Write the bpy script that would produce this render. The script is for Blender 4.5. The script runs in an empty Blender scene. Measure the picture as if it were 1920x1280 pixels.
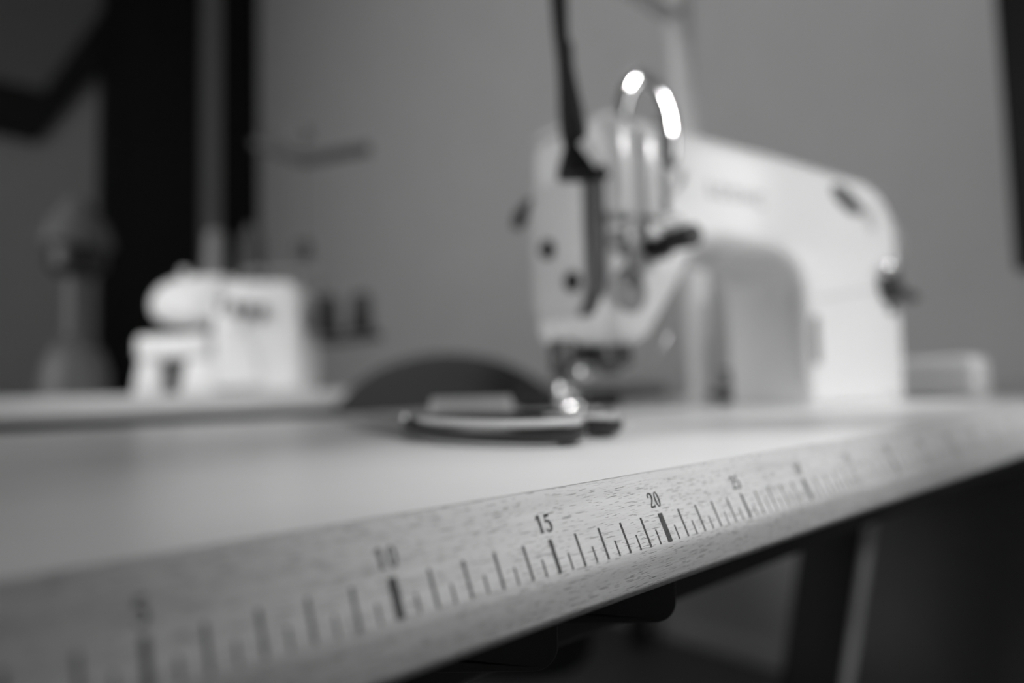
import bpy, bmesh, math, random
from math import pi, sin, cos, radians
from mathutils import Vector, Matrix

random.seed(4)
SC = bpy.context.scene
COL = SC.collection

# ------------------------------------------------------------------ units
# Everything is laid out in centimetres, z = 0 being the top of the work table
# (0.75 m above the floor); W() turns that into metres.
TABLE = 0.75
def W(p): return Vector((p[0]/100, p[1]/100, TABLE + p[2]/100))

CAM = Vector((-13.32, -14.0, 2.92))
RIGHT = Vector((0.74280, -0.66900, -0.02602))
DOWN = Vector((0.02507, 0.06663, -0.99746))
FWD = Vector((0.66904, 0.74027, 0.06627))
F = 1280.0
def ray(u, v): return RIGHT*((u-960)/F) + DOWN*((v-640)/F) + FWD
def at(u, v, d): return CAM + ray(u, v)*d          # point seen at pixel (u, v), d cm deep

# ------------------------------------------------------------------ materials
def mat(name, v, rough=0.5, metal=0.0, coat=0.0, var=0.06, scale=40.0, bump=0.0, spec=0.5, trans=0.0, stretch=None):
    m = bpy.data.materials.new(name); m.use_nodes = True
    nt = m.node_tree; N = nt.nodes; L = nt.links
    b = N['Principled BSDF']
    tc = N.new('ShaderNodeTexCoord'); no = N.new('ShaderNodeTexNoise')
    no.inputs['Scale'].default_value = scale; no.inputs['Detail'].default_value = 4
    if stretch:
        mp = N.new('ShaderNodeMapping'); mp.inputs['Scale'].default_value = stretch
        L.new(tc.outputs['Object'], mp.inputs['Vector']); L.new(mp.outputs['Vector'], no.inputs['Vector'])
    else:
        L.new(tc.outputs['Object'], no.inputs['Vector'])
    r = N.new('ShaderNodeValToRGB')
    lo, hi = max(0.0, v*(1-var)), min(1.0, v*(1+var))
    r.color_ramp.elements[0].position = 0.3; r.color_ramp.elements[1].position = 0.7
    r.color_ramp.elements[0].color = (lo, lo, lo, 1); r.color_ramp.elements[1].color = (hi, hi, hi, 1)
    L.new(no.outputs['Fac'], r.inputs['Fac']); L.new(r.outputs['Color'], b.inputs['Base Color'])
    b.inputs['Roughness'].default_value = rough; b.inputs['Metallic'].default_value = metal
    b.inputs['Coat Weight'].default_value = coat; b.inputs['Coat Roughness'].default_value = 0.12
    b.inputs['Specular IOR Level'].default_value = spec
    b.inputs['Transmission Weight'].default_value = trans
    if bump:
        bp = N.new('ShaderNodeBump'); bp.inputs['Strength'].default_value = bump; bp.inputs['Distance'].default_value = 0.001
        L.new(no.outputs['Fac'], bp.inputs['Height']); L.new(bp.outputs['Normal'], b.inputs['Normal'])
    return m

def beech_mat():
    m = bpy.data.materials.new('beech_wood'); m.use_nodes = True
    nt = m.node_tree; N = nt.nodes; L = nt.links
    b = N['Principled BSDF']
    tc = N.new('ShaderNodeTexCoord')
    def mapping(sx, sy, sz, rot=0.0):
        mp = N.new('ShaderNodeMapping'); mp.inputs['Scale'].default_value = (sx, sy, sz)
        mp.inputs['Rotation'].default_value = (0, rot, 0)
        L.new(tc.outputs['Object'], mp.inputs['Vector']); return mp.outputs['Vector']
    def math_(op, a, c=None):
        n = N.new('ShaderNodeMath'); n.operation = op
        for i, x in enumerate((a, c)):
            if x is None: continue
            if isinstance(x, (int, float)): n.inputs[i].default_value = x
            else: L.new(x, n.inputs[i])
        return n.outputs[0]
    # slow grain, drawn out along the board
    g = N.new('ShaderNodeTexNoise'); g.inputs['Scale'].default_value = 1.0; g.inputs['Detail'].default_value = 6; g.inputs['Roughness'].default_value = 0.65
    L.new(mapping(14, 260, 260), g.inputs['Vector'])
    r = N.new('ShaderNodeValToRGB')
    r.color_ramp.elements[0].position = 0.25; r.color_ramp.elements[1].position = 0.75
    r.color_ramp.elements[0].color = (0.50, 0.50, 0.50, 1); r.color_ramp.elements[1].color = (0.70, 0.70, 0.70, 1)
    L.new(g.outputs['Fac'], r.inputs['Fac'])
    # the short dark pores of beech: two layers of flecks
    pores = None
    for (sx, sz, rot, thr, keep) in ((130, 2300, 0.012, 0.28, 0.30), (190, 3000, -0.015, 0.26, 0.30), (260, 3600, 0.03, 0.24, 0.45)):
        v = N.new('ShaderNodeTexVoronoi'); v.voronoi_dimensions = '3D'; v.inputs['Scale'].default_value = 1.0
        L.new(mapping(sx, 1e-4, sz, rot), v.inputs['Vector'])
        near = math_('LESS_THAN', v.outputs['Distance'], thr)
        sep = N.new('ShaderNodeSeparateColor'); L.new(v.outputs['Color'], sep.inputs['Color'])
        kept = math_('GREATER_THAN', sep.outputs['Red'], keep)
        deep = math_('MULTIPLY', math_('MULTIPLY', near, kept), math_('ADD', math_('MULTIPLY', sep.outputs['Green'], 0.65), 0.1))
        pores = deep if pores is None else math_('MAXIMUM', pores, deep)
    mx = N.new('ShaderNodeMix'); mx.data_type = 'RGBA'
    L.new(pores, mx.inputs['Factor']); L.new(r.outputs['Color'], mx.inputs[6]); mx.inputs[7].default_value = (0.13, 0.13, 0.13, 1)
    L.new(mx.outputs[2], b.inputs['Base Color'])
    b.inputs['Roughness'].default_value = 0.42; b.inputs['Specular IOR Level'].default_value = 0.4
    bp = N.new('ShaderNodeBump'); bp.inputs['Strength'].default_value = 0.5; bp.inputs['Distance'].default_value = 0.0003
    L.new(math_('SUBTRACT', g.outputs['Fac'], pores), bp.inputs['Height']); L.new(bp.outputs['Normal'], b.inputs['Normal'])
    return m

def glass_mat():
    m = bpy.data.materials.new('window_glass'); m.use_nodes = True
    nt = m.node_tree; N = nt.nodes; L = nt.links
    for n in list(N):
        if n.type == 'BSDF_PRINCIPLED': N.remove(n)
    t = N.new('ShaderNodeBsdfTransparent'); g = N.new('ShaderNodeBsdfGlossy'); g.inputs['Roughness'].default_value = 0.02
    x = N.new('ShaderNodeMixShader'); x.inputs[0].default_value = 0.06
    L.new(t.outputs[0], x.inputs[1]); L.new(g.outputs[0], x.inputs[2])
    L.new(x.outputs[0], N['Material Output'].inputs['Surface'])
    return m

M = dict(
    laminate=mat('white_laminate', 0.60, 0.33, var=0.02, scale=20, spec=0.5),
    beech=beech_mat(),
    ink=mat('printed_ink', 0.06, 0.6, var=0.5, scale=900),
    paint=mat('cream_machine_enamel', 0.78, 0.22, coat=0.5, var=0.02, scale=12),
    plate=mat('satin_grey_plate', 0.58, 0.4, metal=0.1, var=0.04),
    steel=mat('brushed_steel', 0.55, 0.28, metal=1.0, var=0.08, scale=80),
    chrome=mat('chrome', 0.85, 0.07, metal=1.0, var=0.02),
    darksteel=mat('dark_steel', 0.10, 0.35, metal=0.8, var=0.1),
    black=mat('black_plastic', 0.012, 0.35, var=0.2),
    gloss=mat('glossy_black_plastic', 0.015, 0.18, var=0.2),
    grip=mat('black_grip_plastic', 0.012, 0.30, var=0.2),
    greyplastic=mat('grey_plastic', 0.10, 0.5, var=0.06),
    smoke=mat('smoky_dark_plastic', 0.05, 0.35, var=0.1),
    darkmetal=mat('dark_powder_coat', 0.035, 0.5, var=0.1, scale=300, bump=0.1),
    whiteplastic=mat('white_plastic', 0.82, 0.3, var=0.02),
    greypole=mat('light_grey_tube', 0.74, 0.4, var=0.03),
    fabric=mat('charcoal_fabric', 0.028, 0.9, var=0.25, scale=500, bump=0.4),
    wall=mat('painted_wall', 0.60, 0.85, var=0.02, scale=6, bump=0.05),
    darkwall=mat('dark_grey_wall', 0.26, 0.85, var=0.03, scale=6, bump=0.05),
    darkunit=mat('dark_grey_lacquer', 0.19, 0.5, var=0.05),
    ceiling=mat('ceiling_paint', 0.6, 0.9, var=0.02),
    floor=mat('dark_floor', 0.10, 0.5, var=0.25, scale=3, stretch=(1, 12, 1)),
    blackpaint=mat('black_paint', 0.006, 0.5, var=0.2, spec=0.2),
    greyglass=mat('frosted_grey_glass', 0.22, 0.5, var=0.05),
    paleshade=mat('pale_lamp_shade', 0.11, 0.8, var=0.06, scale=100),
    midgrey=mat('mid_grey_plastic', 0.24, 0.45, var=0.05),
    thread=mat('grey_thread', 0.26, 0.8, var=0.15, scale=60, stretch=(1, 1, 40)),
    darkthread=mat('dark_thread', 0.09, 0.8, var=0.15, scale=60, stretch=(1, 1, 40)),
    letter=mat('grey_lettering', 0.42, 0.5, var=0.05),
    glass=glass_mat(),
)

# ------------------------------------------------------------------ mesh builder (cm)
class MB:
    def __init__(self): self.bm = bmesh.new()
    def box(self, lo, hi, bev=0.0, seg=2, fn=None):
        vs = [self.bm.verts.new(((hi if i & 1 else lo)[0], (hi if i & 2 else lo)[1], (hi if i & 4 else lo)[2])) for i in range(8)]
        fs = [self.bm.faces.new([vs[k] for k in q]) for q in ((0,2,3,1),(4,5,7,6),(0,1,5,4),(2,6,7,3),(0,4,6,2),(1,3,7,5))]
        if bev:
            es = list({e for f in fs for e in f.edges})
            r = bmesh.ops.bevel(self.bm, geom=es, offset=bev, segments=seg, affect='EDGES', profile=0.5, clamp_overlap=True)
            vs = list({v for v in r['verts']} | {v for v in vs if v.is_valid})
        if fn:
            for v in vs: v.co = Vector(fn(v.co))
        return self
    def cyl(self, p0, p1, r0, r1=None, n=24, cap=True):
        p0, p1 = Vector(p0), Vector(p1); r1 = r0 if r1 is None else r1
        ax = (p1-p0).normalized(); a = ax.orthogonal().normalized(); b = ax.cross(a)
        A = [self.bm.verts.new(p0 + (a*cos(2*pi*i/n) + b*sin(2*pi*i/n))*r0) for i in range(n)]
        B = [self.bm.verts.new(p1 + (a*cos(2*pi*i/n) + b*sin(2*pi*i/n))*r1) for i in range(n)]
        for i in range(n): self.bm.faces.new((A[i], A[(i+1) % n], B[(i+1) % n], B[i]))
        if cap: self.bm.faces.new(A[::-1]); self.bm.faces.new(B)
        return self
    def lathe(self, prof, o=(0,0,0), ax=(0,0,1), n=32):
        o = Vector(o); ax = Vector(ax).normalized(); a = ax.orthogonal().normalized(); b = ax.cross(a)
        rings = []
        for (r, h) in prof:
            if r < 1e-6: rings.append([self.bm.verts.new(o + ax*h)]); continue
            rings.append([self.bm.verts.new(o + ax*h + (a*cos(2*pi*i/n) + b*sin(2*pi*i/n))*r) for i in range(n)])
        for P, Q in zip(rings, rings[1:]):
            for i in range(n):
                j = (i+1) % n
                if len(P) == 1 and len(Q) == 1: continue
                if len(P) == 1: self.bm.faces.new((P[0], Q[j], Q[i]))
                elif len(Q) == 1: self.bm.faces.new((P[i], P[j], Q[0]))
                else: self.bm.faces.new((P[i], P[j], Q[j], Q[i]))
        if len(rings[0]) > 1: self.bm.faces.new(rings[0][::-1])
        if len(rings[-1]) > 1: self.bm.faces.new(rings[-1])
        return self
    def tube(self, pts, r, n=12, closed=False, flat=1.0, up=(0,0,1)):
        """swept round (or, with flat != 1, elliptical) bar through pts; r a number or one per point"""
        pts = [Vector(p) for p in pts]; k = len(pts); up = Vector(up)
        rr = r if isinstance(r, (list, tuple)) else [r]*k
        rings = []; prev = None
        for i, p in enumerate(pts):
            if closed: t = pts[(i+1) % k] - pts[i-1]
            else: t = pts[min(i+1, k-1)] - pts[max(i-1, 0)]
            t.normalize()
            s = t.cross(up)
            if s.length < 1e-3: s = t.cross(Vector((1, 0.3, 0)))
            s.normalize()
            if prev is not None and s.dot(prev) < 0 and not closed: s = -s
            prev = s; q = s.cross(t)
            rings.append([self.bm.verts.new(p + s*cos(2*pi*j/n)*rr[i] + q*sin(2*pi*j/n)*rr[i]*flat) for j in range(n)])
        m = k if closed else k-1
        for i in range(m):
            A, B = rings[i], rings[(i+1) % k]
            for j in range(n): self.bm.faces.new((A[j], A[(j+1) % n], B[(j+1) % n], B[j]))
        if not closed: self.bm.faces.new(rings[0][::-1]); self.bm.faces.new(rings[-1])
        return self
    def slab(self, poly, d0, d1, r=0.0, fn=None, seg=5, r1=None):
        """outline poly (a, b) given depth d0..d1, its rim rounded by r; fn maps (a, b, depth) to (x, y, z)"""
        fn = fn or (lambda a, b, d: (a, d, b))
        ar = sum(poly[i-1][0]*poly[i][1] - poly[i][0]*poly[i-1][1] for i in range(len(poly)))
        if ar < 0: poly = poly[::-1]
        k = len(poly); nor = []
        for i in range(k):
            p, q, s = Vector(poly[i-1]), Vector(poly[i]), Vector(poly[(i+1) % k])
            e1, e2 = (q-p).normalized(), (s-q).normalized()
            n1, n2 = Vector((-e1.y, e1.x)), Vector((-e2.y, e2.x))
            nn = n1 + n2; nn = nn/max(0.35, nn.dot(n1)) if nn.length > 1e-6 else n1
            nor.append(nn)
        sg = 1 if d1 > d0 else -1
        lay = []
        ra = r; rb = r if r1 is None else r1
        if ra:
            for j in range(seg): t = j/seg*pi/2; lay.append((d0 + sg*ra*(1-sin(t)) if False else d0 + sg*ra*(1-cos(t)), ra*(1-sin(t))))
        lay.append((d0 + sg*ra, 0.0)); lay.append((d1 - sg*rb, 0.0))
        if rb:
            for j in range(1, seg+1): t = j/seg*pi/2; lay.append((d1 - sg*rb*(1-sin(t)), rb*(1-cos(t))))
        rings = []
        for (d, ins) in lay:
            rings.append([self.bm.verts.new(fn(poly[i][0] + nor[i].x*ins, poly[i][1] + nor[i].y*ins, d)) for i in range(k)])
        for A, B in zip(rings, rings[1:]):
            for i in range(k): self.bm.faces.new((A[i], A[(i+1) % k], B[(i+1) % k], B[i]))
        self.bm.faces.new(rings[0][::-1]); self.bm.faces.new(rings[-1])
        return self
    def flat(self, poly, fn):
        self.bm.faces.new([self.bm.verts.new(fn(a, b)) for a, b in poly]); return self
    def build(self, name, material, parent=None, world=False, angle=38, origin=None):
        bm = self.bm
        o = Vector(origin) if origin is not None else Vector((0, 0, 0))
        for v in bm.verts: v.co = (v.co - o)*0.01
        bmesh.ops.recalc_face_normals(bm, faces=bm.faces)
        me = bpy.data.meshes.new(name); bm.to_mesh(me); bm.free()
        for p in me.polygons: p.use_smooth = len(p.vertices) <= 8
        me.set_sharp_from_angle(angle=radians(angle))
        me.materials.append(material)
        ob = bpy.data.objects.new(name, me); COL.objects.link(ob)
        if parent is not None: ob.parent = parent
        if origin is not None: ob.location = W(o) if parent is None else o*0.01
        elif parent is None: ob.location = (0, 0, TABLE)
        return ob

def tag(o, label, cat, group=None, kind=None):
    if label: o['label'] = label
    if cat: o['category'] = cat
    if group: o['group'] = group
    if kind: o['kind'] = kind
    return o
def thing(name, label, cat, loc, rz=0.0, group=None):
    e = bpy.data.objects.new(name, None); COL.objects.link(e)
    e.empty_display_size = 0.05; e.location = W(loc); e.rotation_euler = (0, 0, rz)
    return tag(e, label, cat, group)
def struct(o, label=None, cat=None):
    o['kind'] = 'structure'
    if label: o['label'] = label
    o['category'] = cat or o.name.split('_')[0]
    return o
def arc(cx, cy, r, a0, a1, n, ry=None):
    ry = r if ry is None else ry
    return [(cx + r*cos(radians(a0 + (a1-a0)*i/n)), cy + ry*sin(radians(a0 + (a1-a0)*i/n))) for i in range(n+1)]
def rrect(x0, y0, x1, y1, r, n=6):
    return arc(x1-r, y1-r, r, 0, 90, n) + arc(x0+r, y1-r, r, 90, 180, n) + arc(x0+r, y0+r, r, 180, 270, n) + arc(x1-r, y0+r, r, 270, 360, n)
def spline(P, n=8, closed=False):
    P = [Vector(p) for p in P]; out = []; k = len(P)
    for i in range(k if closed else k-1):
        if closed: a, b, c, d = P[i-1], P[i], P[(i+1) % k], P[(i+2) % k]
        else: a, b, c, d = P[max(i-1, 0)], P[i], P[i+1], P[min(i+2, k-1)]
        for j in range(n):
            t = j/n
            out.append(0.5*((2*b) + (c-a)*t + (2*a-5*b+4*c-d)*t*t + (3*b-a-3*c+d)*t**3))
    if not closed: out.append(P[-1])
    return out

# ================================================================== THE ROOM
XW, YB, YF, XL = 165.0, 435.0, -330.0, -170.0
ZF, ZC = -75.0, 315.0
struct(MB().box((XL-12, YF-12, ZF-10), (XW+12, YB+12, ZF)).build('floor', M['floor']))
struct(MB().box((XL-12, YF-12, ZC), (XW+12, YB+12, ZC+10)).build('ceiling', M['ceiling']))
LY0, LY1, LZ0, LZ1 = 30.0, 230.0, 15.0, 165.0
mb = MB()
mb.box((XL-12, YF-12, ZF), (XL, LY0, ZC)); mb.box((XL-12, LY1, ZF), (XL, YB+12, ZC))
mb.box((XL-12, LY0, ZF), (XL, LY1, LZ0)); mb.box((XL-12, LY0, LZ1), (XL, LY1, ZC))
struct(mb.build('wall_left', M['wall']))
# right wall with its window opening (beyond the right edge of the picture)
WY0, WY1, WZ0, WZ1 = -158.0, -90.0, 30.0, 118.0
mb = MB()
mb.box((XW, YF-12, ZF), (XW+12, WY0, ZC)); mb.box((XW, WY1, ZF), (XW+12, YB+12, ZC))
mb.box((XW, WY0, ZF), (XW+12, WY1, WZ0)); mb.box((XW, WY0, WZ1), (XW+12, WY1, ZC))
struct(mb.build('wall_right', M['wall']))
struct(MB().box((XL-12, YF-12, ZF), (XW+12, YF, ZC)).build('wall_front', M['wall']))
def window(name, fn, a0, a1, z0, z1):
    e = bpy.data.objects.new(name, None); COL.objects.link(e); e.location = (0, 0, TABLE)
    struct(e, 'white framed window', 'window')
    f = MB()
    for (p, q) in (((a0, z0), (a1, z0+5)), ((a0, z1-5), (a1, z1)), ((a0, z0+5), (a0+5, z1-5)), ((a1-5, z0+5), (a1, z1-5))):
        lo, hi = Vector(fn(p[0], 4, p[1])), Vector(fn(q[0], 9, q[1]))
        f.box([min(x) for x in zip(lo, hi)], [max(x) for x in zip(lo, hi)], 0.4)
    f.build('window_frame', M['whiteplastic'], e)
    lo, hi = Vector(fn(a0+4, 6.2, z0+4)), Vector(fn(a1-4, 6.8, z1-4))
    MB().box([min(x) for x in zip(lo, hi)], [max(x) for x in zip(lo, hi)]).build('pane', M['glass'], e)
window('window_1', lambda a, d, z: (XW+d, a, z), WY0, WY1, WZ0, WZ1)
window('window_2', lambda a, d, z: (XL-d, a, z), LY0, LY1, LZ0, LZ1)
# back wall with the doorway
DX0, DX1, DZ = 74.0, 160.5, 296.0
mb = MB()
mb.box((XL-12, YB, ZF), (DX0, YB+12, ZC)); mb.box((DX1, YB, ZF), (XW+12, YB+12, ZC)); mb.box((DX0, YB, DZ), (DX1, YB+12, ZC))
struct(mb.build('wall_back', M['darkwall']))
e = bpy.data.objects.new('door_1', None); COL.objects.link(e); e.location = (0, 0, TABLE)
struct(e, 'black door with a narrow upright glass strip', 'door')
f = MB()
f.box((DX0-3, YB-3, ZF), (DX0+8, YB+6, DZ), 0.4); f.box((DX1-8, YB-3, ZF), (XW-0.4, YB+6, DZ+8), 0.4); f.box((DX0+8, YB-3, DZ-6), (DX1-8, YB+6, DZ+8), 0.4)
f.build('frame', M['blackpaint'], e)
GX0, GX1 = 128.0, 140.5
f = MB()
f.box((DX0+8, YB-1, ZF+0.5), (GX0, YB+4, DZ-6)); f.box((GX1, YB-1, ZF+0.5), (DX1-8, YB+4, DZ-6))
f.box((GX0, YB-1, ZF+0.5), (GX1, YB+4, 40)); f.box((GX0, YB-1, DZ-16), (GX1, YB+4, DZ-6))
f.build('door_leaf', M['blackpaint'], e)
MB().box((GX0, YB+0.5, 40), (GX1, YB+2.5, DZ-16)).build('glass_strip', M['greyglass'], e)
MB().tube(spline([(DX0+14, YB-1, 28), (DX0+14, YB-6, 28), (DX0+16, YB-7, 28), (DX0+26, YB-7, 28)], 5), 0.9).build('door_handle', M['darkmetal'], e)
struct(MB().box((XL, YB-1.2, ZF), (DX0-3, YB, ZF+8), 0.3).build('baseboard_back', M['darkmetal']))
struct(MB().box((XW-1.2, YF+1, ZF), (XW, YB-4, ZF+6), 0.3).build('baseboard_right', M['wall']))

# black screen on the right wall
t = thing('wall_screen', 'black flat screen hanging on the wall in the upper right corner', 'screen', (XW, -22, 24.5))
MB().box((-4.5, -42, 0), (-1.2, 42.5, 75), 0.5).build('housing', M['blackpaint'], t)
MB().box((-4.7, -40.5, 1.8), (-4.45, 41, 73.5)).build('display', M['blackpaint'], t)
MB().box((-1.3, -12, 15), (0, 12, 40)).build('wall_bracket', M['darkmetal'], t)

# ================================================================== THE WORK TABLE
TX0, TX1, TY1, TT = -85.0, 160.0, 62.0, 3.46
PHI = 0.434
def bev(s, off=0.0):                      # point (y, z) s cm down the sloping ruler face
    return (-sin(PHI)*s - cos(PHI)*off, -cos(PHI)*s + sin(PHI)*off)
table = thing('work_table', 'white topped work table with a beech front edge printed as a centimetre ruler', 'table', (0, 0, 0))
MB().slab([(0.035, 0), (TY1, 0), (TY1, -TT), (0.035, -TT)], TX0, TX1, 0.0, fn=lambda a, b, d: (d, a, b)).build('table_top', M['laminate'], table)
y1, z1 = bev(2.39)
prof = [(0.0, -0.02)] + [bev(2.15)]
c0, c1, c2 = Vector(bev(2.15)), Vector((y1, z1)), Vector((y1, z1-0.25))
prof += [tuple(c0*(1-t)**2 + c1*2*t*(1-t) + c2*t*t) for t in (0.2, 0.4, 0.6, 0.8, 1.0)]
prof += arc(y1+0.35, -TT+0.35, 0.35, 180, 270, 6) + [(0.0, -TT)]
strip = MB().slab(prof, TX0, TX1, 0.0, fn=lambda a, b, d: (d, a, b)).build('edge_strip', M['beech'], table)
strip['label'] = 'beech edge strip with ruler'
def on_strip(x, s): y, z = bev(s, 0.004); return (x, y, z)
def quad(mb, xa, xb, sa, sb): mb.flat([(xa, sa), (xb, sa), (xb, sb), (xa, sb)], on_strip)
ticks = MB()
for k in range(0, 350):
    n = k/2; x = n - 15
    if x > TX1-0.6: break
    if k % 20 == 0: quad(ticks, x-0.12, x+0.12, 1.375, 2.285)
    elif k % 10 == 0: quad(ticks, x-0.07, x+0.07, 1.375, 2.285)
    elif k % 2 == 0: quad(ticks, x-0.043, x+0.043, 1.375, 2.285)
    else: quad(ticks, x-0.033, x+0.033, 1.83, 2.285)
o = ticks.build('tick_marks', M['ink'], strip); o['label'] = 'printed black centimetre marks'

# serif figures, drawn in a cell 0.56 wide and 1 high
def ribbon(mb, pts, wid, T):
    pts = [Vector(p) for p in spline([(p[0], p[1], 0) for p in pts], 7)]; k = len(pts); L_, R_ = [], []
    for i, p in enumerate(pts):
        t = pts[min(i+1, k-1)] - pts[max(i-1, 0)]; t.normalize(); nn = Vector((-t.y, t.x, 0))
        f = i/(k-1)*(len(wid)-1); a = int(min(f, len(wid)-2)); w = wid[a] + (wid[a+1]-wid[a])*(f-a)
        L_.append(p + nn*w/2); R_.append(p - nn*w/2)
    for i in range(k-1):
        mb.flat([T(q.x, q.y) for q in (L_[i], L_[i+1], R_[i+1], R_[i])], on_strip)
def figure(mb, ch, x0, s_base, h):
    T = lambda a, b: (x0 + a*h, s_base - b*h)
    P = lambda pts: mb.flat([T(a, b) for a, b in pts], on_strip)
    if ch == '1':
        P([(.19, .03), (.38, .03), (.38, 1), (.19, 1)]); P([(.20, 1), (.20, .84), (.02, .74), (.02, .80)]); P([(.10, 0), (.46, 0), (.46, .04), (.10, .04)])
    elif ch == '0':
        o_ = arc(.28, .5, .27, 0, 360, 40, .51); i_ = arc(.28, .5, .105, 0, 360, 40, .44)
        for k in range(40): P([o_[k], o_[k+1], i_[k+1], i_[k]])
    elif ch == '2':
        ribbon(mb, [(.06, .70), (.10, .90), (.27, .97), (.44, .84), (.40, .56), (.22, .30), (.06, .08)], [.14, .10, .10, .18, .16, .11, .09], T)
        P([(.03, 0), (.50, 0), (.54, .24), (.49, .24), (.45, .13), (.03, .13)])
    elif ch == '3':
        ribbon(mb, [(.07, .82), (.18, .95), (.34, .92), (.40, .74), (.30, .57), (.17, .52)], [.09, .07, .11, .15, .08, .06], T)
        ribbon(mb, [(.17, .53), (.34, .50), (.44, .30), (.36, .10), (.20, .03), (.05, .12)], [.06, .10, .16, .13, .07, .12], T)
    elif ch == '4':
        P([(.30, 0), (.44, 0), (.44, 1), (.36, 1), (.30, .9)]); P([(.02, .24), (.54, .24), (.54, .34), (.02, .34)]); P([(.02, .34), (.08, .34), (.36, 1), (.30, .9)])
    elif ch == '5':
        P([(.11, .84), (.47, .84), (.51, 1), (.13, 1)]); P([(.13, 1), (.07, .54), (.115, .54), (.18, .9)])
        ribbon(mb, [(.09, .56), (.24, .62), (.40, .52), (.45, .32), (.38, .10), (.20, .02), (.05, .12)], [.06, .12, .17, .19, .15, .10, .14], T)
    elif ch == '6':
        ribbon(mb, [(.46, .95), (.28, .85), (.13, .58), (.12, .28), (.22, .05), (.38, .06), (.45, .28), (.38, .50), (.22, .52), (.13, .40)], [.04, .08, .14, .15, .08, .10, .15, .10, .06, .05], T)
    elif ch == '7':
        P([(.05, 1), (.53, 1), (.53, .87), (.05, .87)]); P([(.05, 1), (.05, .76), (.09, .76), (.12, .88)]); P([(.40, .88), (.53, .88), (.31, 0), (.16, 0)])
    elif ch == '8':
        for (cy, rx, ry, ix, iy) in ((.74, .22, .26, .10, .21), (.26, .26, .27, .12, .22)):
            o_ = arc(.28, cy, rx, 0, 360, 28, ry); i_ = arc(.28, cy, ix, 0, 360, 28, iy)
            for k in range(28): P([o_[k], o_[k+1], i_[k+1], i_[k]])
    elif ch == '9':
        ribbon(mb, [(.10, .05), (.28, .15), (.43, .42), (.44, .72), (.34, .95), (.18, .94), (.11, .72), (.18, .50), (.34, .48), (.43, .60)], [.04, .08, .14, .15, .08, .10, .15, .10, .06, .05], T)
for n in range(5, 175, 5):
    s = str(n); h = 0.49; wcell = 0.63*h
    mb = MB(); x0 = n - 15 - wcell*len(s)/2
    for i, ch in enumerate(s): figure(mb, ch, x0 + i*wcell, 1.17, h)
    o = mb.build('numeral', M['ink'], strip); o['label'] = 'printed figure ' + s
# understructure
MB().box((TX0+6, 6, -7.7), (TX1-4, 8.5, -TT), 0.2).build('apron', M['darkmetal'], table)
for X in (80.0, -70.0):
    def skew(v):
        t = (v.z + 3.5)/-71.5
        return (v.x, v.y + 14.0*t, v.z)
    mb = MB().box((X, 20.0, -72.0), (X+3.0, 28.0, -TT), 0.25, fn=skew)
    mb.box((X-1, 4, -75), (X+4, 58, -71.8), 0.6)
    lg = mb.build('leg', M['darkmetal'], table)
    MB().box((X+0.3, 19.5, -72.0), (X+3.0, 20.1, -TT), 0.1, fn=skew).build('lit_edge', M['greypole'], lg)['label'] = 'lit front edge of the leg, put in as a paler strip'  # pale strip puts the light on the leg's front face into colour
def tab(p, q, z0, r):
    p, q = Vector(p), Vector(q); d = (q-p); L_ = d.length; d.normalize(); n = Vector((-d.y, d.x))
    out = [(0, -TT), (0, z0+0.4)] + arc(0.5, z0+0.5, 0.5, 180, 270, 4) + arc(L_-r, z0+r, r, 270, 360, 8) + [(L_, -TT)]
    return MB().slab(out, 0, 0.5, 0.06, fn=lambda a, b, e_: (p.x + d.x*a + n.x*e_, p.y + d.y*a + n.y*e_, b), seg=3)
tab((-1.6, 3.25), (1.3, 0.5), -5.42, 0.75).build('clip', M['smoke'], table)['label'] = 'smoky plastic clip under the edge'
tab((3.0, 3.05), (6.4, -0.1), -5.12, 0.7).build('clip', M['smoke'], table)['label'] = 'smoky plastic clip under the edge'

du = thing('added_drawer_unit', 'added dark grey drawer cabinet that darkens the space under the right end of the work table', 'drawer cabinet', (106, 0, -75))  # added cabinet, darkens the space right of the leg
MB().box((0, 1.5, 0), (45, 40, 62), 0.3).build('body', M['darkunit'], du)
for k in range(3):
    dr = MB().box((0.6, 0, 1 + k*20.3), (44.4, 1.6, 20.6 + k*20.3), 0.25).build('drawer', M['darkunit'], du)
    MB().tube([(14, 0, 13 + k*20.3), (14, -2.2, 13 + k*20.3), (31, -2.2, 13 + k*20.3), (31, 0, 13 + k*20.3)], 0.5).build('handle', M['steel'], dr)

# ================================================================== THE SEWING MACHINE
MR = radians(-8.0)
NX, NY = 33.02, 27.52
mach = thing('sewing_machine', 'white industrial sewing machine standing on the ruler edged work table', 'sewing machine', (NX, NY, 0), MR)
WF, WB = -7.5, 3.0                        # front and back faces of the casting
bd = [(36.0, 25.3), (20, 25.6)] + arc(-1.9, 24.0, 1.6, 90, 180, 5)
bd += [(-3.5, 9.0)] + arc(-1.7, 8.0, 1.8, 180, 262, 5) + [(0.2, 6.2), (1.4, 6.9), (5.6, 12.0)]
bd += [(6.6, 13.6), (8.0, 14.7), (10.0, 15.1)] + arc(18.2, 10.4, 4.7, 90, 0, 8) + [(23.0, 5.0), (23.2, 0.0)]
bd += [(42.3, 0.0), (42.6, 9.0), (42.6, 17.5)] + arc(35.8, 18.4, 6.8, 0, 86, 9)
MB().slab(bd, WF, WB, 1.5, fn=lambda s, h, w: (s, w, h), seg=6).build('body', M['paint'], mach, angle=50)
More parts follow.
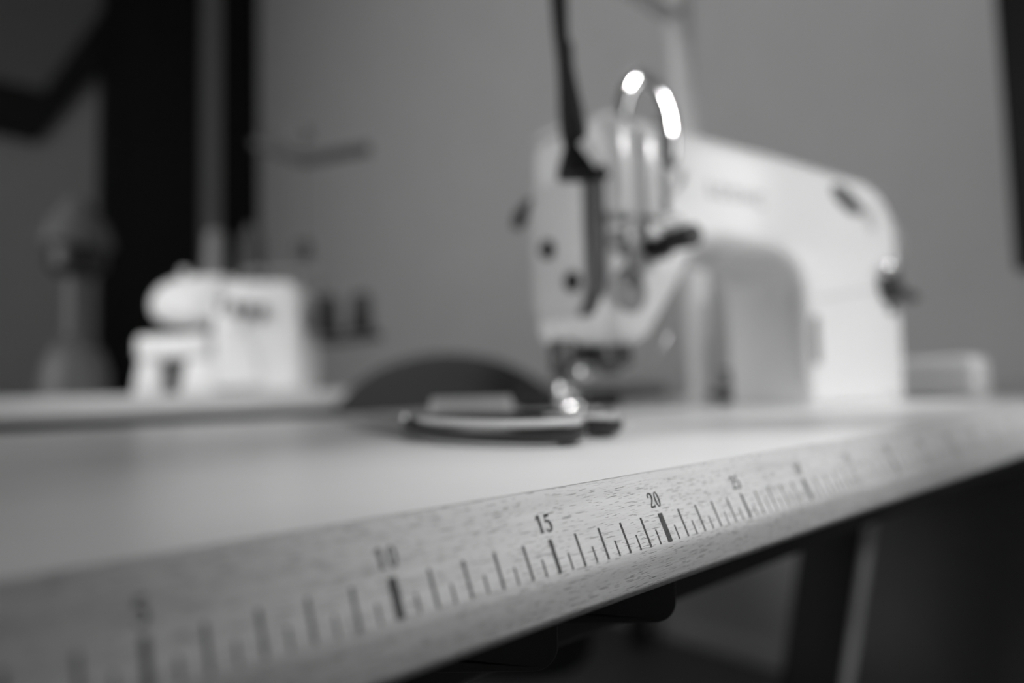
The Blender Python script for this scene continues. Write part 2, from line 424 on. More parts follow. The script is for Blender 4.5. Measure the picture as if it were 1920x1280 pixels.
# bed plate let into the table
MB().slab(rrect(-10.5, -13.2, 43.5, 6.0, 1.2), 0.0, 0.16, 0.0, fn=lambda a, b, d: (a, b, d), r1=0.08).build('bed_plate', M['whiteplastic'], mach)
bp = MB().slab(rrect(-4.2, -4.6, 0.6, 0.6, 0.4), 0.14, 0.24, 0.0, fn=lambda a, b, d: (a, b, d)).build('needle_plate', M['steel'], mach)
# face plate on the left end
fp = [(-4.9, 11.0), (-4.9, 20.6), (1.6, 20.9), (2.2, 20.3), (2.3, 9.8), (1.3, 8.8), (-3.6, 8.8), (-4.4, 9.4)]
fpo = MB().slab(fp, -3.45, -3.85, 0.0, fn=lambda a, b, d: (d, a, b), r1=0.15).build('face_plate', M['plate'], mach)
for (w_, h_) in ((-0.2, 14.9), (-3.5, 11.6)):
    MB().lathe([(0.0, 0), (0.75, 0), (0.85, 0.1), (0.85, 0.45), (0.7, 0.6), (0.0, 0.6)], (-3.8, w_, h_), (-1, 0, 0)).build('plug', M['black'], fpo)
MB().slab([(-7.3, 20.6), (-5.05, 20.6), (-5.05, 11.2), (-4.5, 9.6), (-3.7, 9.0), (-3.9, 8.5), (-5.6, 8.7), (-6.8, 10.4)], -3.2, -3.75, 0.0, fn=lambda a, b, d: (d, a, b), r1=0.2).build('edge_strip', M['darksteel'], mach)  # dark strip colours in the shade and dark reflection on the rounded corner
# raised cover of the take-up lever with its slot
cov = MB()
def rib(s0, s1, h0, h1, dep):
    c, r = (s0+s1)/2, (s1-s0)/2
    pts = [(s1, 0)] + [(c + r*cos(t*pi/10), dep*sin(t*pi/10)) for t in range(0, 11)] + [(s0, 0)]
    for (a, b) in ((h0, h1),):
        cov.slab([(p[0], WF + 0.3 - p[1]) for p in pts], a, b, 0.5, fn=lambda x, y, z: (x, y, z), seg=3)
rib(-3.4, -0.6, 16.4, 24.4, 1.2); rib(-0.5, 2.6, 16.4, 24.0, 1.3)
cov.build('take_up_cover', M['paint'], mach)
MB().slab(rrect(2.85, 17.0, 3.7, 22.2, 0.4), WF+0.4, WF-0.12, 0.0, fn=lambda s, h, w: (s, w, h)).build('take_up_slot', M['darksteel'], mach)
MB().tube(spline([(3.25, -6.5, 18.5), (3.25, -8.6, 19.0), (3.2, -9.4, 19.6), (3.1, -9.6, 20.4)], 5), 0.25, flat=0.6).build('take_up_lever', M['chrome'], mach)
pts = spline([(-1.0, -6.3, 23.2), (-1.1, -7.0, 25.2), (-0.5, -7.3, 27.3), (0.9, -7.5, 28.75), (2.7, -7.7, 27.9), (3.7, -7.9, 25.9), (3.8, -8.0, 23.6), (3.75, -7.7, 21.6), (3.75, -6.6, 20.9)], 7)
MB().tube(pts, 0.75, n=14, flat=0.5, up=(0, 1, 0.05)).build('thread_guard', M['chrome'], mach)
# tension assembly, thread guides and roundel on the head
k = MB().lathe([(0, 0), (1.25, 0), (1.35, 0.3), (1.3, 0.55), (0.4, 0.7), (0.4, 0.9), (1.3, 1.05), (1.35, 1.3), (0.5, 1.5), (0.5, 2.1), (0, 2.1)], (1.4, WF, 14.4), (0, -1, 0))
ten = k.build('tension_discs', M['darksteel'], mach)
kn = MB()
for i in range(20):
    a = 2*pi*i/20
    kn.cyl((1.4 + 0.78*cos(a), WF-2.0, 14.4 + 0.78*sin(a)), (1.4 + 0.78*cos(a), WF-4.6, 14.4 + 0.78*sin(a)), 0.14, n=6)
kn.cyl((1.4, WF-1.9, 14.4), (1.4, WF-4.7, 14.4), 0.8)
kn.build('tension_knob', M['black'], mach)
MB().lathe([(0, 0), (1.0, 0), (1.0, 0.8), (0.8, 1.0), (0, 1.0)], (-1.4, WF, 14.6), (0, -1, 0)).build('thread_guide', M['steel'], mach)
MB().lathe([(0, 0), (0.7, 0), (0.7, 1.6), (0.5, 1.8), (0, 1.8)], (-0.2, WF, 15.2), (0, -1, 0)).build('guide_stud', M['steel'], mach)
MB().tube(spline([(-2.6, WF, 15.2), (-2.6, WF-1.1, 14.6), (-2.5, WF-1.3, 13.2), (-2.4, WF-1.0, 12.2), (-2.3, WF, 11.9)], 6), 0.2).build('thread_hook', M['darksteel'], mach)
MB().tube(spline([(3.2, WF, 16.2), (3.3, WF-1.6, 16.2), (2.4, WF-2.0, 16.5), (1.0, WF-1.9, 16.4)], 6), 0.16).build('check_spring', M['steel'], mach)
MB().lathe([(0, 0), (1.75, 0), (1.75, 0.12), (1.35, 0.14), (1.3, 0.02), (0, 0.02)], (-1.3, WF, 10.4), (0, -1, 0)).build('roundel', M['midgrey'], mach)
MB().tube(spline([(2.6, WF+0.6, 8.8), (2.2, WF-0.6, 7.0), (1.0, WF-0.7, 5.4), (-0.2, WF-0.4, 4.3)], 6), 0.13).build('finger_guard', M['steel'], mach)
# needle, presser bar and foot
MB().cyl((-2.8, -0.1, 2.2), (-2.8, -0.1, 7.0), 0.5).build('presser_bar', M['darksteel'], mach)
MB().cyl((-1.8, -2.0, 3.9), (-1.8, -2.0, 7.0), 0.36).build('needle_bar', M['steel'], mach)
MB().cyl((-1.8, -2.0, 0.5), (-1.8, -2.0, 4.0), 0.07, n=10).build('needle', M['chrome'], mach)
MB().lathe([(0, 0), (0.5, 0), (0.6, 0.15), (0.6, 0.85), (0.5, 1.0), (0, 1.0)], (-1.8, -2.0, 3.4)).build('needle_clamp', M['chrome'], mach)
MB().lathe([(0, 0), (0.42, 0), (0.42, 0.7), (0.32, 0.85), (0, 0.85)], (-1.4, -2.5, 3.9), (0.5, -0.8, 0)).build('clamp_screw', M['chrome'], mach)
mb = MB().box((-3.3, -2.4, 4.8), (1.2, 1.2, 6.9), 0.4); mb.box((-3.4, -0.9, 3.8), (-2.2, 0.9, 6.0), 0.3); mb.box((-1.2, -5.0, 4.3), (1.4, -2.2, 6.9), 0.5); mb.box((-0.9, -4.4, 3.7), (0.4, -2.6, 5.0), 0.3)
mb.build('bar_housing', M['darksteel'], mach)
foot = MB().slab([(-2.4, -0.9), (-2.4, -3.4), (-2.1, -4.3), (-1.95, -4.3), (-1.95, -2.4), (-1.6, -2.4), (-1.6, -4.3), (-1.2, -4.3), (-0.8, -3.4), (-0.8, -0.9)], 0.28, 0.62, 0.0, fn=lambda a, b, d: (a, b, d + (0.35*max(0, -b-3.4) if d < 0.7 else 0)), r1=0.06)
foot.box((-2.9, -1.1, 0.5), (-1.0, 0.2, 1.3), 0.25); foot.box((-3.3, -0.6, 1.2), (-2.2, 0.5, 3.2), 0.3)
foot.build('presser_foot', M['chrome'], mach)
MB().lathe([(0, 0), (0.45, 0), (0.5, 0.15), (0.5, 0.6), (0.4, 0.7), (0, 0.7)], (-2.2, -0.3, 2.0), (0.35, -0.93, 0)).build('foot_screw', M['chrome'], mach)
# presser foot lifter at the back of the head
MB().tube(spline([(-2.4, 2.4, 20.2), (-2.6, 4.0, 20.4), (-2.8, 5.2, 19.6), (-3.0, 6.0, 18.1)], 6), [0.45]*6 + [0.55]*6 + [0.8]*5 + [0.65, 0.4], flat=0.7).build('lifter_lever', M['darksteel'], mach)
# column: slot, stitch dial, reverse lever, sight glass, seam, hand wheel
MB().slab(rrect(23.9, 4.4, 25.0, 9.4, 0.5), WF+0.5, WF-0.08, 0.0, fn=lambda s, h, w: (s, w, h)).build('slot', M['midgrey'], mach)
MB().lathe([(0, 0), (1.9, 0), (2.0, 0.2), (2.0, 0.6), (1.8, 0.8), (0, 0.8)], (39.0, WF, 13.4), (0, -1, 0)).build('dial_base', M['darksteel'], mach)
MB().lathe([(0, 0), (0.9, 0), (1.0, 0.2), (1.0, 0.9), (0.75, 1.25), (0.4, 1.4), (0, 1.45)], (37.6, WF, 15.1), (0, -1, 0)).build('dial_knob', M['chrome'], mach)
MB().tube(spline([(39.4, WF-0.6, 13.2), (40.6, WF-1.1, 12.4), (41.8, WF-1.3, 11.9)], 6), [0.7]*7 + [0.9]*6, flat=0.6).build('reverse_lever', M['darksteel'], mach)
MB().lathe([(0, 0), (0.5, 0), (0.5, 0.3), (0, 0.4)], (39.4, WF, 10.6), (0, -1, 0)).build('screw', M['darksteel'], mach)
MB().slab([(31.6 + p*cos(-0.35) - q*sin(-0.35), 22.3 + p*sin(-0.35) + q*cos(-0.35)) for p, q in arc(0, 0, 3.0, 0, 360, 28, 1.15)[:-1]], WF+0.3, WF-0.1, 0.0, fn=lambda s, h, w: (s, w, h)).build('sight_glass', M['darksteel'], mach)
MB().slab([(34.4, 22.4), (36.8, 22.0), (37.4, 19.6), (35.8, 19.4)], WF+0.3, WF-0.06, 0.0, fn=lambda s, h, w: (s, w, h)).build('label_patch', M['letter'], mach)
MB().slab([(25.0, 11.2), (37.0, 13.0), (37.0, 12.8), (25.0, 11.0)], WF+0.3, WF-0.03, 0.0, fn=lambda s, h, w: (s, w, h)).build('seam', M['letter'], mach)
MB().lathe([(0, 0), (5.6, 0), (6.1, 0.5), (6.1, 2.6), (5.4, 3.2), (2.0, 3.4), (0, 3.4)], (42.7, -0.6, 18.4), (1, 0, 0), n=40).build('hand_wheel', M['midgrey'], mach)
# maker's name, grey lettering too soft to read
lt = MB(); LF = lambda s, h, w: (s+0.4, w, h-0.6)
def lbar(a, b, c, d): lt.slab([(a, b), (c, b), (c, d), (a, d)], WF+0.2, WF-0.03, 0.0, fn=LF)
lbar(8.4, 20.2, 8.75, 21.7); lbar(8.4, 20.2, 9.4, 20.5)
for cx in (10.4, 12.1): lt.slab(arc(cx, 20.85, 0.72, 0, 330, 14) + arc(cx, 20.85, 0.42, 330, 0, 14), WF+0.2, WF-0.03, 0.0, fn=LF)
lbar(13.3, 20.1, 13.6, 21.6); lbar(13.6, 20.7, 14.4, 21.0); lbar(14.4, 20.1, 14.7, 21.6); lbar(15.4, 20.1, 15.7, 21.6); lbar(15.7, 21.3, 16.6, 21.6); lbar(15.7, 20.1, 16.6, 20.4)
lt.build('lettering', M['letter'], mach)
lp = MB().slab([(-3.4, -2.0), (2.2, -2.0), (2.2, 2.0), (-3.4, 2.0)], 25.4, 25.9, 0.2, fn=lambda a, b, d: (a, b, d)).build('top_cover', M['paint'], mach)
MB().lathe([(0, 0), (0.6, 0), (0.6, 1.2), (0.4, 1.5), (0, 1.5)], (4.9, -5.2, 25.0)).build('oil_cap', M['darksteel'], mach)

# ------------------------------------------------------------------ thread stand of that machine, behind it
def ground(p): return (p.x, p.y, 0)
pb = at(1318, 753, 100)
st = thing('thread_stand', 'tall pale grey thread stand rising behind the white sewing machine', 'thread stand', (pb.x, pb.y, 0))
MB().lathe([(0, 0), (2.6, 0), (2.7, 0.3), (2.5, 0.9), (1.6, 1.2), (0, 1.2)], (0, 0, 0)).build('base', M['greypole'], st)
MB().tube([(0, 0, 1.0), (-0.9, -0.2, 20), (-2.0, -0.5, 40), (-3.6, -0.9, 66)], 1.8, n=20).build('pole', M['greypole'], st)
MB().tube([(-3.0, -0.7, 56.0), (-9, -0.4, 57.0), (-22, 0.6, 59.0)], 1.5, n=16, flat=0.6).build('arm', M['greypole'], st)
MB().lathe([(0, 0), (2.1, 0), (2.1, 4.6), (0, 4.6)], (-3.0, -0.7, 53.6)).build('clamp', M['greypole'], st)
wp = at(1366, 748, 94)
t = thing('bobbin_winder', 'small black bobbin winder seen through the arch of the sewing machine', 'bobbin winder', (wp.x, wp.y, 0), radians(-42))
MB().box((-1.1, -1.2, 0), (1.1, 1.2, 1.6), 0.3).build('base', M['black'], t)
MB().lathe([(0, 0), (1.25, 0), (1.3, 0.4), (0.5, 0.6), (0.5, 1.8), (1.25, 2.0), (1.25, 2.3), (0, 2.3)], (0, 0, 2.2)).build('bobbin', M['darksteel'], t)
MB().cyl((0, 0, 1.4), (0, 0, 5.1), 0.35).build('spindle', M['steel'], t)
MB().tube([(-0.8, 0, 0.9), (-1.6, 0.2, 0.9), (-2.6, 0.3, 1.3)], 0.6, flat=0.8).build('lever', M['black'], t)

# white box at the right end of the machine
t = thing('control_box', 'white rounded plastic box lying on the table at the right end of the sewing machine', 'box', (83.4, 9.8, 0), radians(0))
MB().slab(rrect(0, 0, 7.2, 5.3, 1.3), 0.0, 17.0, 1.0, fn=lambda a, b, d: (a, d, b)).build('housing', M['whiteplastic'], t)
MB().slab([(0.6, 2.2), (6.6, 2.2), (6.6, 2.35), (0.6, 2.35)], -0.02, 0.3, 0.0, fn=lambda a, b, d: (a, d, b)).build('joint_line', M['greyplastic'], t)

# ------------------------------------------------------------------ black cord with a flared plug, hanging left of the head
D0 = 52
p3, p2, p1, p0 = at(1090, 300, D0), at(1066, 200, D0), at(1056, 100, D0), at(1046, 0, D0)
cd = thing('hanging_cord', 'black cord with a flared end hanging down beside the head of the sewing machine', 'cord', (p3.x, p3.y, p3.z))
rel = lambda p: tuple(p - p3)
top = Vector((p0.x - 1.0, p0.y + 0.4, ZC - 0.2))
MB().tube(spline([rel(top), rel(p0 + Vector((-1.0, 0.3, 55))), rel(p0 + Vector((-0.4, 0.1, 12))), rel(p0), rel(p1), rel(p2)], 8), 0.60).build('cable', M['blackpaint'], cd)
MB().tube(spline([rel(top + Vector((1.2, -1, 0))), rel(p0 + Vector((0.5, -1.0, 50))), rel(at(1062, 0, D0)), rel(at(1071, 80, D0)), rel(at(1074, 150, D0)), rel(at(1073, 200, D0))], 8), 0.10, n=8).build('thin_cable', M['blackpaint'], cd)
a_, b_ = at(1058, 110, D0), at(1078, 268, D0)
MB().tube([rel(a_), rel(a_.lerp(b_, 0.3)), rel(a_.lerp(b_, 0.6)), rel(a_.lerp(b_, 0.85)), rel(b_)], [0.6, 0.75, 0.95, 1.05, 0.95], n=18).build('strain_relief', M['blackpaint'], cd)
c_ = at(1090, 332, D0); hx = Vector((0.743, -0.669, 0)); hy = Vector((0.669, 0.743, 0))
fl = MB(); rings = []
for (t_, wl, wr, dp) in ((0.0, 0.8, 0.8, 0.8), (0.25, 1.1, 1.1, 1.0), (0.6, 1.5, 1.5, 1.2), (0.85, 1.8, 2.0, 1.3), (1.0, 1.85, 2.1, 1.3)):
    c = rel(b_.lerp(c_, t_)); c = Vector(c)
    rings.append([c + hx*(wr if cos(i*pi/8) > 0 else wl)*math.copysign(abs(cos(i*pi/8))**0.6, cos(i*pi/8)) + hy*dp*math.copysign(abs(sin(i*pi/8))**0.6, sin(i*pi/8)) for i in range(16)])
vr = [[fl.bm.verts.new(p) for p in r] for r in rings]
for A, B in zip(vr, vr[1:]):
    for i in range(16): fl.bm.faces.new((A[i], A[(i+1) % 16], B[(i+1) % 16], B[i]))
fl.bm.faces.new(vr[0][::-1]); fl.bm.faces.new(vr[-1])
fl.build('flared_end', M['blackpaint'], cd)
MB().cyl(rel(at(1096, 262, D0-1)), rel(at(1127, 308, D0-1)), 0.55).build('metal_pin', M['greypole'], cd)['label'] = 'pale grey slanted pin'

# ================================================================== ON THE TABLE IN FRONT
sh = thing('tailor_shears', 'black handled tailor shears lying open on the table in front of the needle', 'scissors', (11.0, 21.5, 0))
def bow(P, r, name, z=0.75):
    pts = spline([(x-11.0, y-21.5, z) for x, y in P], 8, closed=True)
    return MB().tube(pts, r, n=16, closed=True, flat=1.0).build(name, M['grip'], sh)
bow([(9.6, 20.6), (8.6, 17), (8.4, 13), (9.2, 10.0), (10.7, 8.8), (12.0, 9.6), (12.4, 12.5), (12.0, 16.5), (11.2, 20)], 0.58, 'handle')
bow([(11.6, 20.8), (13.3, 17.5), (13.9, 14.0), (14.6, 11.4), (15.7, 10.4), (16.6, 11.2), (16.8, 13.6), (15.6, 17.4), (13.2, 20.8)], 0.62, 'handle')
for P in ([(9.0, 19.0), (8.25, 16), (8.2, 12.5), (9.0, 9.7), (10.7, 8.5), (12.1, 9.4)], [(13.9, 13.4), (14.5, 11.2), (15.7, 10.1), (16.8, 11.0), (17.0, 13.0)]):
    MB().tube(spline([(x-11.0, y-21.5, 1.12) for x, y in P], 6), 0.33, n=12, flat=0.7).build('grip_highlight', M['letter'], sh)['label'] = 'highlight on top of the handle, put in as a pale grey strip'  # pale strip laid on as the highlight along the black handle
for (tip, base, z) in (((15.4, 42.0), (10.2, 20.0), 0.55), ((17.6, 41.4), (12.0, 20.4), 0.8)):
    t0, b0 = Vector(tip), Vector(base); d = (t0-b0).normalized(); n_ = Vector((-d.y, d.x))
    out = [b0 + n_*0.8, b0 + d*6 + n_*1.0, b0 + d*14 + n_*0.6, t0, b0 + d*14 - n_*0.5, b0 + d*5 - n_*0.9, b0 - n_*0.8]
    MB().slab([(p.x-11.0, p.y-21.5) for p in out], z-0.15, z+0.12, 0.0, fn=lambda a, b, c: (a, b, c), r1=0.05).build('blade', M['steel'], sh)
MB().lathe([(0, 0), (0.62, 0), (0.7, 0.15), (0.6, 0.4), (0, 0.45)], (0.6, 2.0, 0.85)).build('pivot_screw', M['steel'], sh)
# pale bar behind the shears
pa, pc = at(803, 772, 47), at(962, 764, 47)
ang = math.atan2(pc.y-pa.y, pc.x-pa.x); ln = (pc-pa).length
t = thing('tweezers_case', 'pale grey flat bar shaped case lying behind the black handled shears', 'case', (pa.x, pa.y, 0), ang)
MB().slab(rrect(0, 0, ln, 2.2, 0.6), 0.0, 2.1, 0.0, fn=lambda a, b, d: (a, b, d), r1=0.35).build('body', M['letter'], t)
MB().slab(rrect(0.1, 0.1, ln-0.1, 2.1, 0.5), 2.05, 2.3, 0.0, fn=lambda a, b, d: (a, b, d), r1=0.15).build('lid', M['letter'], t)
pa = at(968, 772, 80)
t = thing('black_pouch', 'flat black fabric pouch lying behind the needle of the sewing machine', 'pouch', (pa.x, pa.y, 0.1), radians(-40))
mb = MB().slab(rrect(0, 0, 12.6, 5.0, 1.2), 0.0, 2.2, 0.6, fn=lambda a, b, d: (a, b, d)); mb.build('body', M['fabric'], t)
MB().tube([(0.9, -0.02, 1.1), (11.7, -0.02, 1.1)], 0.12, n=8).build('zip', M['darksteel'], t)

# ================================================================== BEHIND THE TABLE
# chair pushed between the two tables
ch = thing('office_chair', 'charcoal office chair with a rounded backrest behind the work table', 'chair', (62, 88, -75), radians(-42))
def curve_back(v):
    x, y, z = v
    return (x, y + 0.012*x*x, z)
bk = MB(); outl = [Vector((p[0], p[1], 0)) for p in arc(0, 66.0, 24.5, 0, 360, 48, 18.4)[:-1]]
bk.slab([(p.x, p.y) for p in [Vector((q[0], q[1])) for q in outl]], -3.0, 3.0, 1.8, fn=lambda a, b, d: curve_back((a, d, b)))
bk.build('backrest', M['fabric'], ch)
MB().tube(spline([(0, 3.0, 62), (0, 7.5, 56), (0, 7.5, 46), (0, 0, 41)], 6), 1.6, flat=0.6, up=(1, 0, 0)).build('back_support', M['darkmetal'], ch)
MB().slab(rrect(-22, -42, 22, -2, 8), 42, 49, 2.5, fn=lambda a, b, d: (a, b, d)).build('seat', M['fabric'], ch)
MB().cyl((0, -20, 12), (0, -20, 42), 2.6).build('gas_column', M['darkmetal'], ch)
for i in range(5):
    a = 2*pi*i/5 + 0.3
    lg = MB().tube([(0, -20, 12), (15*cos(a), -20 + 15*sin(a), 9.5), (28*cos(a), -20 + 28*sin(a), 7.4)], [2.6, 2.0, 1.5], flat=0.8).build('leg', M['darkmetal'], ch)
    MB().lathe([(0, 0), (2.4, 0), (3.0, 0.6), (3.0, 1.8), (2.4, 2.4), (0, 2.4)], (28*cos(a)-1.2*sin(a), -20 + 28*sin(a) + 1.2*cos(a), 3.0), (sin(a), -cos(a), 0)).build('castor', M['black'], lg)
# second table
T2 = 3.2; T2Y0, T2Y1 = 112.0, 184.0
t2 = thing('side_table', 'second white table with a thick white edge behind the work table', 'table', (0, 0, T2))
MB().slab(rrect(T2Y0, -3.6, T2Y1, 0, 0.25, 3), -80, 161, 0.0, fn=lambda a, b, d: (d, a, b)).build('table_top', M['laminate'], t2)
for (x, y) in ((-74, T2Y0+6), (-74, T2Y1-6), (154, T2Y0+6), (154, T2Y1-6)):
    MB().box((x-2.5, y-2.5, -75-T2), (x+2.5, y+2.5, -3.6), 0.3).build('leg', M['darkmetal'], t2)
MB().box((-70, T2Y1-8, -12), (150, T2Y1-6, -3.6)).build('apron', M['darkmetal'], t2)

# overlock machine on it, facing the camera
sp = at(405, 733, 139)
sg = thing('overlock_machine', 'small white overlock machine on the second table behind', 'sewing machine', (sp.x, sp.y, T2), radians(-42))
FX = lambda a, b, d: (a, d, b)
MB().slab([(-1.2, 0), (16.6, 0), (17.0, 3), (16.2, 21.0), (14.6, 22.8), (1.0, 23.2), (-1.4, 21)], 0, 16, 1.6, fn=FX).build('body', M['paint'], sg)
MB().slab(spline([(2.0, 24.2, 0), (-5, 24.4, 0), (-11, 23.0, 0), (-13.8, 19.4, 0), (-12.8, 15.6, 0), (-8, 13.8, 0), (-3, 14.2, 0), (2.0, 15.0, 0)], 5) and
          [(p.x, p.y) for p in spline([(2.0, 24.2, 0), (-5, 24.4, 0), (-11, 23.0, 0), (-13.8, 19.4, 0), (-12.8, 15.6, 0), (-8, 13.8, 0), (-3, 14.2, 0), (2.0, 15.0, 0)], 5)], -1.0, 12, 2.0, fn=FX).build('upper_arm', M['paint'], sg)
MB().slab(rrect(-15.6, 7.2, -1.0, 12.0, 1.3), -2.0, 13, 0.8, fn=FX).build('cloth_plate', M['paint'], sg)
MB().slab([(-16.8, 0), (-11.4, 0), (-11.2, 7.4), (-15.4, 7.4)], -1.0, 12, 0.8, fn=FX).build('foot', M['paint'], sg)
MB().slab([(-7.2, 0), (0.0, 0), (0.0, 7.4), (-5.6, 7.4)], -1.2, 12, 0.9, fn=FX).build('looper_cover', M['paint'], sg)
MB().box((-11.6, 1.5, 0.2), (-5.4, 11.5, 7.4)).build('looper_recess', M['darksteel'], sg)
MB().slab([(0.0, 1.0), (9.2, 1.0), (7.6, 9.0), (3.4, 18.6), (-0.4, 19.0)], -1.6, 1.0, 1.1, fn=FX).build('front_cover', M['paint'], sg)
for i in range(4):
    MB().slab(rrect(1.0 + i*2.7, 16.2 - 0.5*i, 2.2 + i*2.7, 19.2 - 0.5*i, 0.5), -1.8, 0.4, 0.2, fn=FX, seg=3).build('tension_dial', M['greyplastic'], sg)
MB().lathe([(0, 0), (3.2, 0), (3.4, 0.4), (3.4, 1.6), (2.6, 2.2), (0, 2.2)], (16.2, 6.0, 16.0), (1, 0, 0)).build('hand_wheel', M['midgrey'], sg)
MB().tube(spline([(1.6, 8, 22.5), (2.2, 8, 25.2), (4.5, 8, 26.2), (16, 8, 26.0), (18.4, 8, 25.0), (18.8, 9, 22)], 6), 0.75).build('handle', M['midgrey'], sg)
MB().tube([(-9.0, 5.5, 23.0), (-9.0, 5.5, 26.6)], 1.0).build('thread_post', M['greypole'], sg)
MB().cyl((-3.8, 3, 9.5), (-3.8, 3, 14.4), 0.45).build('needle_bar', M['steel'], sg)
MB().box((-5.2, 0.5, 11.9), (-2.4, 4.5, 12.5), 0.15).build('presser_foot', M['steel'], sg)
MB().slab(rrect(-13.0, 15.0, 16.0, 23.0, 1.0), 20.5, 22.0, 0.3, fn=lambda a, b, d: (a, b, d)).build('spool_tray', M['greyplastic'], sg)
Rz = Matrix.Rotation(radians(-42), 3, 'Z')
for (lx, nm, mt_, lab) in ((-8.3, 'thread_cone', M['thread'], 'grey cone of thread standing left above the overlock machine'), (0.2, 'thread_cone', M['darkthread'], 'dark cone of thread beside the grey cone behind the overlock machine')):
    q = Rz @ Vector((lx, 19.0, 0))
    e = thing(nm, lab, 'thread', (sp.x + q.x, sp.y + q.y, T2 + 22.05))
    MB().lathe([(0, 0.4), (2.9, 0.4), (3.1, 1.0), (2.2, 15.0), (1.6, 15.8), (0, 15.8)]).build('winding', mt_, e)
    MB().lathe([(0, 0), (3.2, 0), (3.2, 0.4), (0, 0.4)]).build('cone_base', M['greyplastic'], e)
    MB().lathe([(0, 15.7), (1.4, 15.7), (1.2, 17.0), (0, 17.0)]).build('cone_tip', M['greyplastic'], e)

# dark thread stand with V shaped arms, right of the overlock machine
pp = at(568, 740, 165)
ts = thing('thread_stand', 'dark thread stand with two V shaped arms beside the small overlock machine', 'thread stand', (pp.x, pp.y, T2))
zr = lambda p: tuple(p - Vector((pp.x, pp.y, T2)))
MB().lathe([(0, 0), (5.5, 0), (5.5, 0.8), (1.5, 1.4), (0, 1.4)]).build('base', M['darkmetal'], ts)
MB().tube([(0, 0, 1), zr(at(568, 250, 165))], 0.35).build('pole', M['midgrey'], ts)
MB().lathe([(0, 0), (1.6, 0.2), (2.2, 1.6), (1.6, 3.0), (0, 3.2)], zr(at(568, 262, 165))).build('knob', M['midgrey'], ts)
MB().lathe([(0, 0), (2.0, 0), (2.0, 4), (0, 4)], zr(at(568, 484, 165))).build('collar', M['greyplastic'], ts)
cj = at(568, 300, 165)
for q in (at(478, 268, 165), at(694, 278, 165)):
    MB().tube([zr(cj), zr(q)], 1.7, flat=0.8).build('arm', M['greyplastic'], ts)
MB().tube([zr(at(566, 640, 165)), zr(at(640, 640, 165)), zr(at(716, 630, 165))], 1.0, flat=0.7).build('spool_bar', M['darkmetal'], ts)
for (u, lab) in ((615, 'dark narrow thread cone on the dark stand, nearer to the overlock machine'), (678, 'dark narrow thread cone at the outer end of the stand bar')):
    b = at(u, 637 if u < 650 else 632, 165)
    e = thing('thread_cone', lab, 'thread', (b.x, b.y, b.z + 0.95))
    MB().lathe([(0, 0.6), (2.8, 0.6), (2.9, 1.2), (2.3, 9.0), (1.7, 9.8), (0, 9.8)]).build('winding', M['darkthread'], e)
    MB().lathe([(0, 0), (3.9, 0), (3.9, 0.6), (0, 0.6)]).build('cone_base', M['black'], e)

# lamp at the far left of the second table
lb = at(140, 738, 150)
la = thing('table_lamp', 'small lamp with a pale conical shade at the left of the second table', 'lamp', (lb.x, lb.y, T2))
MB().lathe([(0, 0), (7.0, 0), (7.0, 1.5), (6.6, 6.0), (5.2, 10.0), (3.0, 12.6), (1.8, 13.6), (0, 13.8)]).build('base', M['greyplastic'], la)
MB().lathe([(0, 13.4), (2.2, 13.4), (2.2, 26.5), (0, 26.5)]).build('stem', M['greyplastic'], la)
MB().lathe([(0, 26.4), (3.0, 26.4), (5.6, 28.6), (5.8, 32.4), (4.8, 33.0), (0, 33.0)]).build('collar', M['black'], la)
MB().lathe([(0, 32.9), (6.4, 32.9), (7.4, 33.8), (5.8, 38.2), (3.4, 42.0), (1.8, 44.2), (0, 44.5)]).build('shade', M['paleshade'], la)

# black framed panel with a slanted side, high on the back wall
pz = thing('wall_panel', 'dark grey wall panel with a thick black frame, slanted on its right side, upper left', 'panel', (20, YB, 70))
MB().slab([(-70, 104), (24, 103), (51, 160), (51, 185), (-70, 185)], -1.0, -4.0, 0.0, fn=lambda a, b, d: (a, d, b)).build('inset', M['greyplastic'], pz)
MB().slab([(-70, 77), (21, 74), (51, 124), (51, 159), (23.5, 102.5), (-70, 105)], 0.0, -7.0, 0.0, fn=lambda a, b, d: (a, d, b), r1=0.4).build('frame', M['blackpaint'], pz)

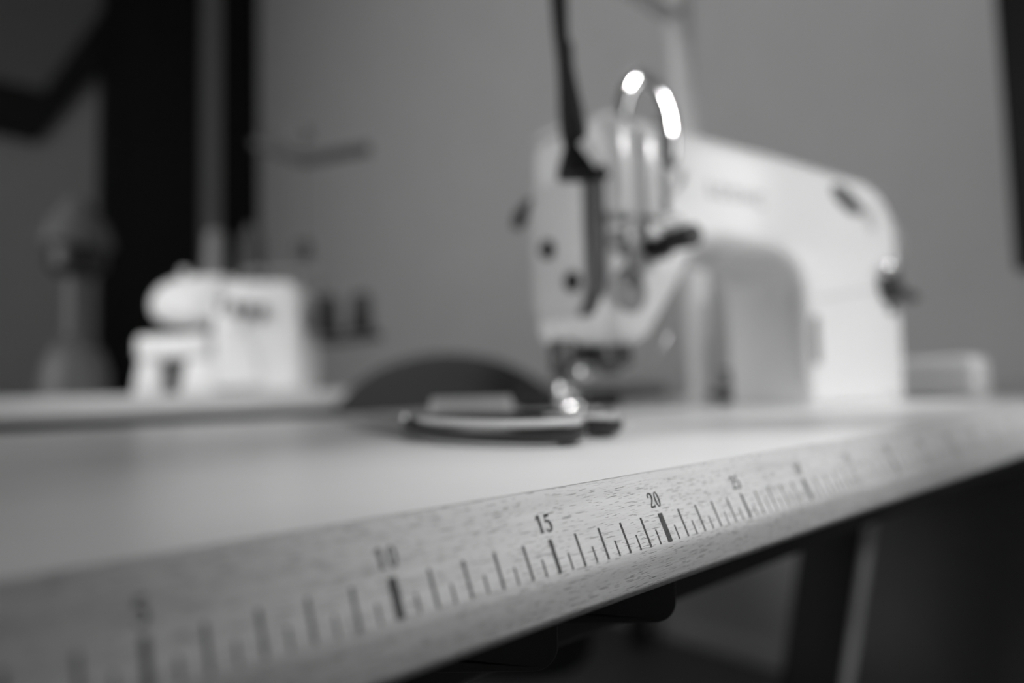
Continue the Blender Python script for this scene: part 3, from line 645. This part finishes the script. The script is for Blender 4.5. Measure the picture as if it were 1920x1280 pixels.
# ================================================================== LIGHT
def area(name, loc, rot, sx, sy, power):
    l = bpy.data.lights.new(name, 'AREA'); l.shape = 'RECTANGLE'; l.size = sx; l.size_y = sy; l.energy = power
    o = bpy.data.objects.new(name, l); COL.objects.link(o); o.location = loc; o.rotation_euler = rot
    return o
area('daylight_right_window', W((XW+14, (WY0+WY1)/2, (WZ0+WZ1)/2)), (0, radians(90), 0), (WZ1-WZ0)/100, (WY1-WY0)/100, 6.5)
area('daylight_left_window', W((XL-14, (LY0+LY1)/2, (LZ0+LZ1)/2)), (0, radians(-90), 0), (LZ1-LZ0)/100, (LY1-LY0)/100, 33)
area('ceiling_lamp', W((70, 40, ZC-12)), (0, 0, 0), 1.4, 0.5, 4)
def spot(name, loc, target, power, cone, blend, radius):
    l = bpy.data.lights.new(name, 'SPOT'); l.energy = power; l.spot_size = radians(cone); l.spot_blend = blend; l.shadow_soft_size = radius
    o = bpy.data.objects.new(name, l); COL.objects.link(o); o.location = W(loc)
    o.rotation_euler = (W(target) - W(loc)).to_track_quat('-Z', 'Y').to_euler()
    return o
spot('machine_spot_lamp', (95, -170, 120), (53, 19, 15), 125, 25, 1.0, 0.12)  # added fill light without a fixture, brightens the machine front
spot('column_spot_lamp', (90, -140, 150), (67, 15, 5), 70, 18, 1.0, 0.12)  # added fill light without a fixture, brightens the column
spot('side_table_spot_lamp', (0, -60, 230), (36, 114, -6), 155, 22, 1.0, 0.1)  # added fill light without a fixture, for overlock and second table edge
spot('table_edge_work_lamp', (14, -26, 70), (10.5, -0.5, -1), 27, 34, 1.0, 0.05)  # added unseen spot, its cone makes the ruler darken towards the left
w = bpy.data.worlds.new('World'); SC.world = w; w.use_nodes = True
w.node_tree.nodes['Background'].inputs[0].default_value = (0.8, 0.8, 0.8, 1)
w.node_tree.nodes['Background'].inputs[1].default_value = 1.0

# ================================================================== CAMERA
cam = bpy.data.cameras.new('camera'); co = bpy.data.objects.new('camera', cam); COL.objects.link(co)
cam.sensor_width = 36.0; cam.lens = 24.0; cam.clip_start = 0.01
U = -DOWN
m4 = Matrix(((RIGHT.x, U.x, -FWD.x, 0), (RIGHT.y, U.y, -FWD.y, 0), (RIGHT.z, U.z, -FWD.z, 0), (0, 0, 0, 1)))
co.matrix_world = Matrix.Translation(W(CAM)) @ m4.to_3x3().normalized().to_4x4()
cam.dof.use_dof = True; cam.dof.focus_distance = 0.209; cam.dof.aperture_fstop = 2.9; cam.dof.aperture_blades = 0
SC.camera = co
SC.cycles.use_denoising = True
SC.view_settings.view_transform = 'Standard'; SC.view_settings.look = 'None'; SC.view_settings.gamma = 1.0
SC.view_settings.use_curve_mapping = False; SC.view_settings.exposure = 0.0
